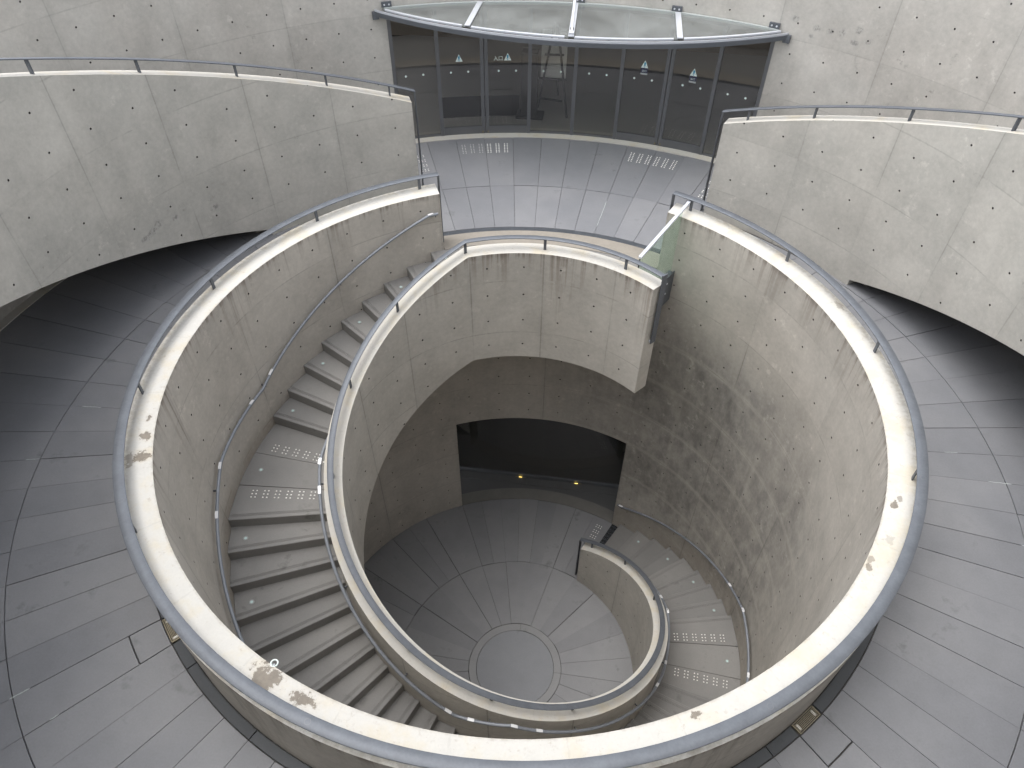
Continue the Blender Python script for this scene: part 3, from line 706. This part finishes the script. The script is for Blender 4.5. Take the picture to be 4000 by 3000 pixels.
# ================================================================== SIDE WALLS AND STAIRS UP
AE = 134
for s in (1, -1):
    side = 'right' if s > 0 else 'left'
    cols = [s*(28.35+6.3*j) for j in range(-1, 12)]; rows = [.707+.45*k for k in range(0, 14)]
    lo, hi = (GAP, 51.9) if s > 0 else (-51.9, -GAP)
    P0 = (s*GAP, 1.518)
    bm = holed_face(RW0, lo, hi, -.02, ramp_top(51.9)+.01, cols, rows, 2.1, cut=((P0, (-RS*s, 1)),))
    lo, hi = (51.9, AE) if s > 0 else (-AE, -51.9)
    addto(bm, holed_face(RW0, lo, hi, .09, ramp_top(AE)+.01, cols, rows, 2.1, cut=((P0, (-RS*s, 1)), ((s*51.9, .10), (RS*s, -1)))))
    us = frange(GAP, 51.9, 2)+frange(51.9, AE, 2)[1:]
    for a, b in zip(us, us[1:]):
        ta, tb = ramp_top(a), ramp_top(b); pier = b <= 51.91
        ba, bb = (-.02, -.02) if pier else (ramp_bot(a), ramp_bot(b))
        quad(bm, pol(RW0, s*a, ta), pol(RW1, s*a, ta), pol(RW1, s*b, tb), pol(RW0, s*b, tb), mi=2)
        quad(bm, pol(RW1, s*a, ba), pol(RW1, s*a, ta), pol(RW1, s*b, tb), pol(RW1, s*b, bb)).smooth = True
        quad(bm, pol(RW0, s*a, ba), pol(RW0, s*b, bb), pol(RW1, s*b, bb), pol(RW1, s*a, ba))
    for a, b0, b1 in ((GAP, -.02, ramp_top(GAP)), (51.9, -.02, .10), (AE, ramp_bot(AE), ramp_top(AE))):
        quad(bm, pol(RW0, s*a, b0), pol(RW1, s*a, b0), pol(RW1, s*a, b1), pol(RW0, s*a, b1))
    bmesh.ops.remove_doubles(bm, verts=list(bm.verts), dist=.0004); bm.normal_update()
    for e in bm.edges:
        if len(e.link_faces) == 2 and e.link_faces[0].normal.angle(e.link_faces[1].normal, 0) > R(40): e.smooth = False
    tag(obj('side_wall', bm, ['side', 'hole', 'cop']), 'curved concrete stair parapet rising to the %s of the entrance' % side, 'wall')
    # solid start of the flight, flight and soffit behind the wall
    fl = thing('outer_staircase', 'outdoor stair flight rising behind the %s curved wall, dark space under it' % side, 'staircase')
    us = frange(s*26.5, s*AE, 2.2)
    obj('soffit', sweep(bmesh.new(), us, lambda u: [(RW1+.002, max(ramp_bot(abs(u))+.03, -.01)), (RF-.002, max(ramp_bot(abs(u))+.03, -.01)), (RF-.002, max(ramp_bot(abs(u))+.30, .02)), (RW1+.002, max(ramp_bot(abs(u))+.30, .02))]), 'soffit', fl)
    obj('end_wall', ring_box(RW1-.001, RF-.003, -.01, .30, min(s*52.0, s*53.5), max(s*52.0, s*53.5), 1), 'soffit', fl)
    bm = bmesh.new()
    for k in range(22):
        a0, a1 = 27.5+k*4.7, 27.5+(k+1)*4.7+.2
        ring_box(RW1+.004, RF-.004, max(ramp_bot(a0)+.3, 0)-.1, .16*(k+1), min(s*a0, s*a1), max(s*a0, s*a1), 2.4, bm)
    obj('flight', bm, 'tread', fl)
    g = thing('guard_rail', 'flat galvanised rail on the sloping top of the %s curved wall' % side, 'railing')
    def rt(u): return ramp_top(abs(u))+.165
    flat_rail('top_rail', frange(s*24.5, s*AE, 2), 5.50, 5.585, rt, .014, g)
    for a in (28.4, 37.8, 50.4, 63.0, 75.6, 88.2, 100.8): obj('post', pbox(bmesh.new(), 5.54, s*a, ramp_top(a)+.077, .045, .020, .16), 'galv_dk', g)
    obj('end_bar', pbox(bmesh.new(), 5.543, s*24.5, rt(24.5)/2, .085, .014, rt(24.5)-.006), 'galv_dk', g)

# unseen upper walkway the view is taken from, shading the front terrace
wk = struct(obj('unseen_walkway', ring_box(5.85, 8.6, 4.55, 4.85, 134, 226, 3), 'soffit'))
obj('parapet', ring_box(5.85, 6.05, 4.85, 5.85, 134, 226, 3), 'cop', wk)

# ================================================================== FACADE AND ENTRANCE
ZG = 2.26
cols = [12.6*k+c for k in range(-7, 7) for c in (2.1, 6.3, 10.5)]; rows = [2.44+.45*k for k in range(-6, 6)]
bm = holed_face(RF, -180, 180, -.05, 3.75, cols, rows, 2.1, skip=((-25.2, 25.2, -1, ZG),))
us = frange(-25.2, 25.2, 2.1)
for a, b in zip(us, us[1:]): quad(bm, pol(RF, a, ZG), pol(RF, b, ZG), pol(RF+.3, b, ZG), pol(RF+.3, a, ZG))
for s in (1, -1): quad(bm, pol(RF, s*25.2, -.05), pol(RF+.3, s*25.2, -.05), pol(RF+.3, s*25.2, ZG), pol(RF, s*25.2, ZG))
us = frange(-180, 180, 2.5)
for a, b in zip(us, us[1:]):
    quad(bm, pol(RF, a, 3.75), pol(RF, b, 3.75), pol(RF+.3, b, 3.75), pol(RF+.3, a, 3.75), mi=2)
    if not (-26 < a and b < 26): quad(bm, pol(RF+.3, a, -.05), pol(RF+.3, b, -.05), pol(RF+.3, b, 3.75), pol(RF+.3, a, 3.75))
    else: quad(bm, pol(RF+.3, a, ZG), pol(RF+.3, b, ZG), pol(RF+.3, b, 3.75), pol(RF+.3, a, 3.75))
bmesh.ops.remove_doubles(bm, verts=list(bm.verts), dist=.0004); bm.normal_update()
for e in bm.edges:
    if len(e.link_faces) == 2 and e.link_faces[0].normal.angle(e.link_faces[1].normal, 0) > R(40): e.smooth = False
bld = thing('museum_building', 'curved concrete building front with tie holes around the entrance', 'building')
obj('wall', bm, ['facade', 'hole', 'cop'], bld)
# lobby behind the glass
bm = bmesh.new(); X, Y0, Y1, ZC = 4.6, 6.2, 11.5, 2.75
quad(bm, (-X, Y1, -.02), (X, Y1, -.02), (X, Y1, ZC), (-X, Y1, ZC)); quad(bm, (-X, Y0, -.02), (-X, Y1, -.02), (-X, Y1, ZC), (-X, Y0, ZC)); quad(bm, (X, Y0, -.02), (X, Y1, -.02), (X, Y1, ZC), (X, Y0, ZC))
obj('lobby_wall', bm, 'wood', bld)
bm = bmesh.new(); us = frange(-33, 33, 2.2)
for a, b in zip(us, us[1:]): quad(bm, pol(RF+.29, a, ZC), pol(RF+.29, b, ZC), Vector((11.5*math.tan(R(b)) if abs(b) < 22 else math.copysign(X, b), 11.5, ZC)), Vector((11.5*math.tan(R(a)) if abs(a) < 22 else math.copysign(X, a), 11.5, ZC)))
obj('lobby_ceiling', bm, 'in_wall', bld)
obj('lobby_floor', ring_box(RF+.021, 12.2, -.05, .004, -34, 34, 3), 'in_floor', bld)

ent = thing('entrance_glazing', 'curved dark glass entrance front with grey frames and two pairs of sliding doors', 'entrance')
mu = [-25.2+6.3*k for k in range(9)]
for k, f in enumerate(mu):
    if k in (2, 6):      # meeting stiles of the sliding doors
        for d_ in (-.29, .29): obj('door_stile', pbox(bmesh.new(), RF+.045, f+d_, ZG/2+.006, .045, .062, ZG-.02), 'alu', ent)
    else: obj('mullion', pbox(bmesh.new(), RF+.045, f+(.25 if k == 0 else -.25 if k == 8 else 0), ZG/2+.006, .07, .062, ZG-.012), 'alu', ent)
for k in range(8):
    a, b = mu[k]+.28, mu[k+1]-.28
    obj('pane', ring_box(RF+.040, RF+.048, .02, ZG-.02, a-.1, b+.1, .9), 'pane', ent)
    door = k in (1, 2, 5, 6)
    obj('bottom_rail' if door else 'sill', ring_box(RF+.02, RF+.068, .008, .15 if door else .045, a, b, 1.1), 'alu', ent)
    if door:
        e = b-.10 if k in (1, 5) else a+.10
        obj('door_roller', cyl(bmesh.new(), pol(RF+.012, e, .035), .014, .03, 10), 'brass', ent)
obj('head', ring_box(RF+.015, RF+.075, ZG-.07, ZG-.003, -25.1, 25.1, 1.5), 'alu', ent)
for f in (-23.4, -21, -17.2, -14.8, -10.6, -8.2, -4.4, -2.0, 1.9, 4.3, 8.1, 10.5, 14.7, 17.1, 20.8, 23.2):
    bm = bmesh.new(); bmesh.ops.create_circle(bm, cap_ends=True, segments=14, radius=.018, matrix=Matrix.Translation(pol(RF+.0375, f, 1.152)) @ rotz(f) @ Matrix.Rotation(PI/2, 4, 'X'))
    obj('dot_sticker', bm, 'sign_white', ent)
def plate2d(name, f, z, pts, mat, par, dr=0.0):
    bm = bmesh.new(); m = Matrix.Translation(pol(RF+.0375-dr, f, z)) @ rotz(f)
    bm.faces.new([bm.verts.new(m @ Vector((x, 0, y))) for x, y in pts]); return obj(name, bm, mat, par)
def sign(f, z, low_):
    tri = plate2d('warning_sticker', f, z, [(-.062, 0), (.062, 0), (0, .125)], 'sign_white', ent)
    plate2d('symbol', f, z, [(-.010, .030), (.010, .030), (.016, .085), (0, .098), (-.016, .085)], 'sign_blue', tri, .001)
    plate2d('symbol', f, z, [(-.009, .008), (.009, .008), (.009, .023), (-.009, .023)], 'sign_blue', tri, .001)
    for x in (-.026, .020): plate2d('symbol', f, z, [(x, .022), (x+.010, .022), (x+.010, .036), (x, .036)], 'sign_grey', tri, .001)
    if low_:
        plate2d('label_panel', f, z-.085, [(-.06, 0), (.06, 0), (.06, .082), (-.06, .082)], 'sign_navy', tri, .0004)
        plate2d('label_strip', f, z-.115, [(-.06, 0), (.06, 0), (.06, .028), (-.06, .028)], 'sign_grey', tri, .0004)
        text('出口', f, z-.066, .042, tri)
def text(body, f, z, size, par):
    cu = bpy.data.curves.new('lettering', 'FONT'); cu.body = body; cu.size = size; cu.align_x = 'CENTER'
    o = bpy.data.objects.new('lettering', cu); COL.objects.link(o)
    dg = bpy.context.evaluated_depsgraph_get(); me = bpy.data.meshes.new_from_object(o.evaluated_get(dg)); bpy.data.objects.remove(o)
    me.materials.clear(); me.materials.append(M['sign_white'])
    t_ = bpy.data.objects.new('lettering', me); COL.objects.link(t_)
    t_.matrix_world = Matrix.Translation(pol(RF+.036, f, z)) @ rotz(f) @ Matrix.Rotation(PI/2, 4, 'X')
    if par: t_.parent = par
    return t_
sign(-16, 1.33, False); sign(-9.35, 1.33, False); sign(9.3, 1.345, True); sign(15.9, 1.335, True)
text('入口', -10.65, 1.335, .085, ent)

# canopy
cp = thing('entrance_canopy', 'lens shaped glass canopy in a steel frame over the entrance', 'canopy')
ZCN = 2.295; AC = 26.7; ychord = RF*COS(R(AC)); hw = RF*SIN(R(AC)); yf = 5.665; sag = ychord-yf; rad = (hw*hw+sag*sag)/(2*sag); yc = yf+rad
def front(x, off=0.0): q = rad-off; return yc-math.sqrt(max(q*q-x*x, 0)) if abs(x) < q else yc
def back(x): return math.sqrt(RF*RF-x*x)-.012
def strip(name, fa, fb, z0, z1, xs, mat, par):
    bm = bmesh.new(); rows = []
    for x in xs:
        a, b = fa(x), fb(x); rows.append([bm.verts.new((x, a, z0)), bm.verts.new((x, b, z0)), bm.verts.new((x, b, z1)), bm.verts.new((x, a, z1))])
    for p, q in zip(rows, rows[1:]):
        for i in range(4): bm.faces.new((p[i], p[(i+1) % 4], q[(i+1) % 4], q[i]))
    bm.faces.new(rows[0][::-1]); bm.faces.new(rows[-1]); bmesh.ops.recalc_face_normals(bm, faces=bm.faces); return obj(name, bm, mat, par)
hx = hw-.02
xs = frange(-hx, hx, .1)
strip('front_beam', lambda x: front(x), lambda x: front(x)+.012, ZCN-.085, ZCN-.004, xs, 'white_steel', cp)
strip('front_channel', lambda x: front(x)+.012, lambda x: min(front(x)+.055, back(x)), ZCN-.10, ZCN-.045, xs, 'dark', cp)
strip('front_channel', lambda x: front(x)-.022, lambda x: front(x)-.002, ZCN-.10, ZCN-.035, xs, 'galv_dk', cp)
rx = (-1.62, -.03, 1.58)
cuts = [-hx+.12]+list(rx)+[hx-.12]
for a, b in zip(cuts, cuts[1:]):
    strip('front_trim', lambda x: min(front(x)+.055, back(x)-.02), lambda x: min(front(x)+.105, back(x)-.01), ZCN-.012, ZCN+.012, frange(a+.06, b-.09 if b < hx-.2 else b, .1), 'white_steel', cp)
    strip('pane', lambda x: min(front(x)+.06, back(x)-.03), lambda x: back(x)-.02, ZCN-.008, ZCN+.004, frange(a+.0, b-.0, .1), 'canopy_glass', cp)
strip('wall_angle', lambda x: back(x)-.06, lambda x: back(x)-.004, ZCN-.03, ZCN+.016, frange(-hx+.15, hx-.15, .1), 'sign_grey', cp)
for i, x in enumerate(rx):
    xf = (-1.62, -.02, 1.58)[i]; xb = (-1.60, -.06, 1.57)[i]
    a, b = Vector((xf, front(xf)+.06, ZCN+.014)), Vector((xb, back(xb)-.06, ZCN+.014)); d_ = b-a
    obj('rib', box(bmesh.new(), (a+b)/2+Vector((0, 0, .006)), (.085, d_.length, .014), Matrix.Rotation(math.atan2(d_.y, d_.x)-PI/2, 4, 'Z')), 'white_steel', cp)
for f in (-25.0, 0, 12.45, 24.7):
    bk = obj('wall_bracket', pbox(bmesh.new(), RF-.02, f, ZCN+.055, .04, .16, .075), 'galv_dk', cp)
    for d_ in (-.3, .3): obj('bolt', rod(bmesh.new(), pol(RF-.05, f+d_, ZCN+.055), pol(RF-.035, f+d_, ZCN+.055), .014), 'white_steel', bk)
for s in (-1, 1): obj('end_shoe', pbox(bmesh.new(), RF-.03, s*(AC-.15), ZCN-.09, .06, .10, .11), 'galv', cp)
a, b = Vector((-.02, front(-.02)+.17, ZCN+.05)), Vector((-.03, back(0), ZCN+1.25))
obj('tie_rod', rod(bmesh.new(), a, b, .024, 12), 'white_steel', cp)
ck = obj('clevis', box(bmesh.new(), a+Vector((0, -.03, -.012)), (.075, .12, .05)), 'white_steel', cp)
for d_ in (-.022, .022): obj('pin', rod(bmesh.new(), a+Vector((d_-.004, .03, .03)), a+Vector((d_+.004, .03, .03)), .02), 'dark', ck)

# things in the lobby
ea = thing('easel', 'dark easel holding pale poster boards just inside the entrance glass', 'easel', loc=pol(8.3, -3.1, 0))
def leg(a, b, name='leg'): return obj(name, rod(bmesh.new(), a, b, .022, 6), 'dark', ea)
leg((-.30, -.02, 0), (-.04, .10, 1.55)); leg((.30, -.38, 0), (.02, .08, 1.55)); leg((.04, .55, 0), (0, .12, 1.5)); leg((-.28, -.02, .20), (.18, -.16, .22), 'cross_bar'); leg((-.30, .03, .56), (.24, .03, .56), 'ledge'); leg((-.20, .05, 1.0), (.16, .02, 1.02), 'cross_bar')
obj('poster', box(bmesh.new(), (-.03, .13, .98), (.48, .01, .86), Matrix.Rotation(R(-6), 4, 'X')), 'board', ea)
pd = thing('information_stand', 'dark upright stand with a wide foot inside the entrance, beside the easel', 'stand', loc=pol(7.95, -6.3, 0))
obj('column', bevel(box(bmesh.new(), (0, 0, .62), (.30, .22, 1.2)), .01), 'dark', pd); obj('foot', bevel(box(bmesh.new(), (.02, 0, .02), (.52, .36, .035)), .01), 'dark', pd)
tag(obj('door_mat', sector(7.93, 8.8, -18.2, -7.6, .006, .018, 6, b=.003), 'mat'), 'dark rectangular mat lying inside the left sliding doors', 'mat')
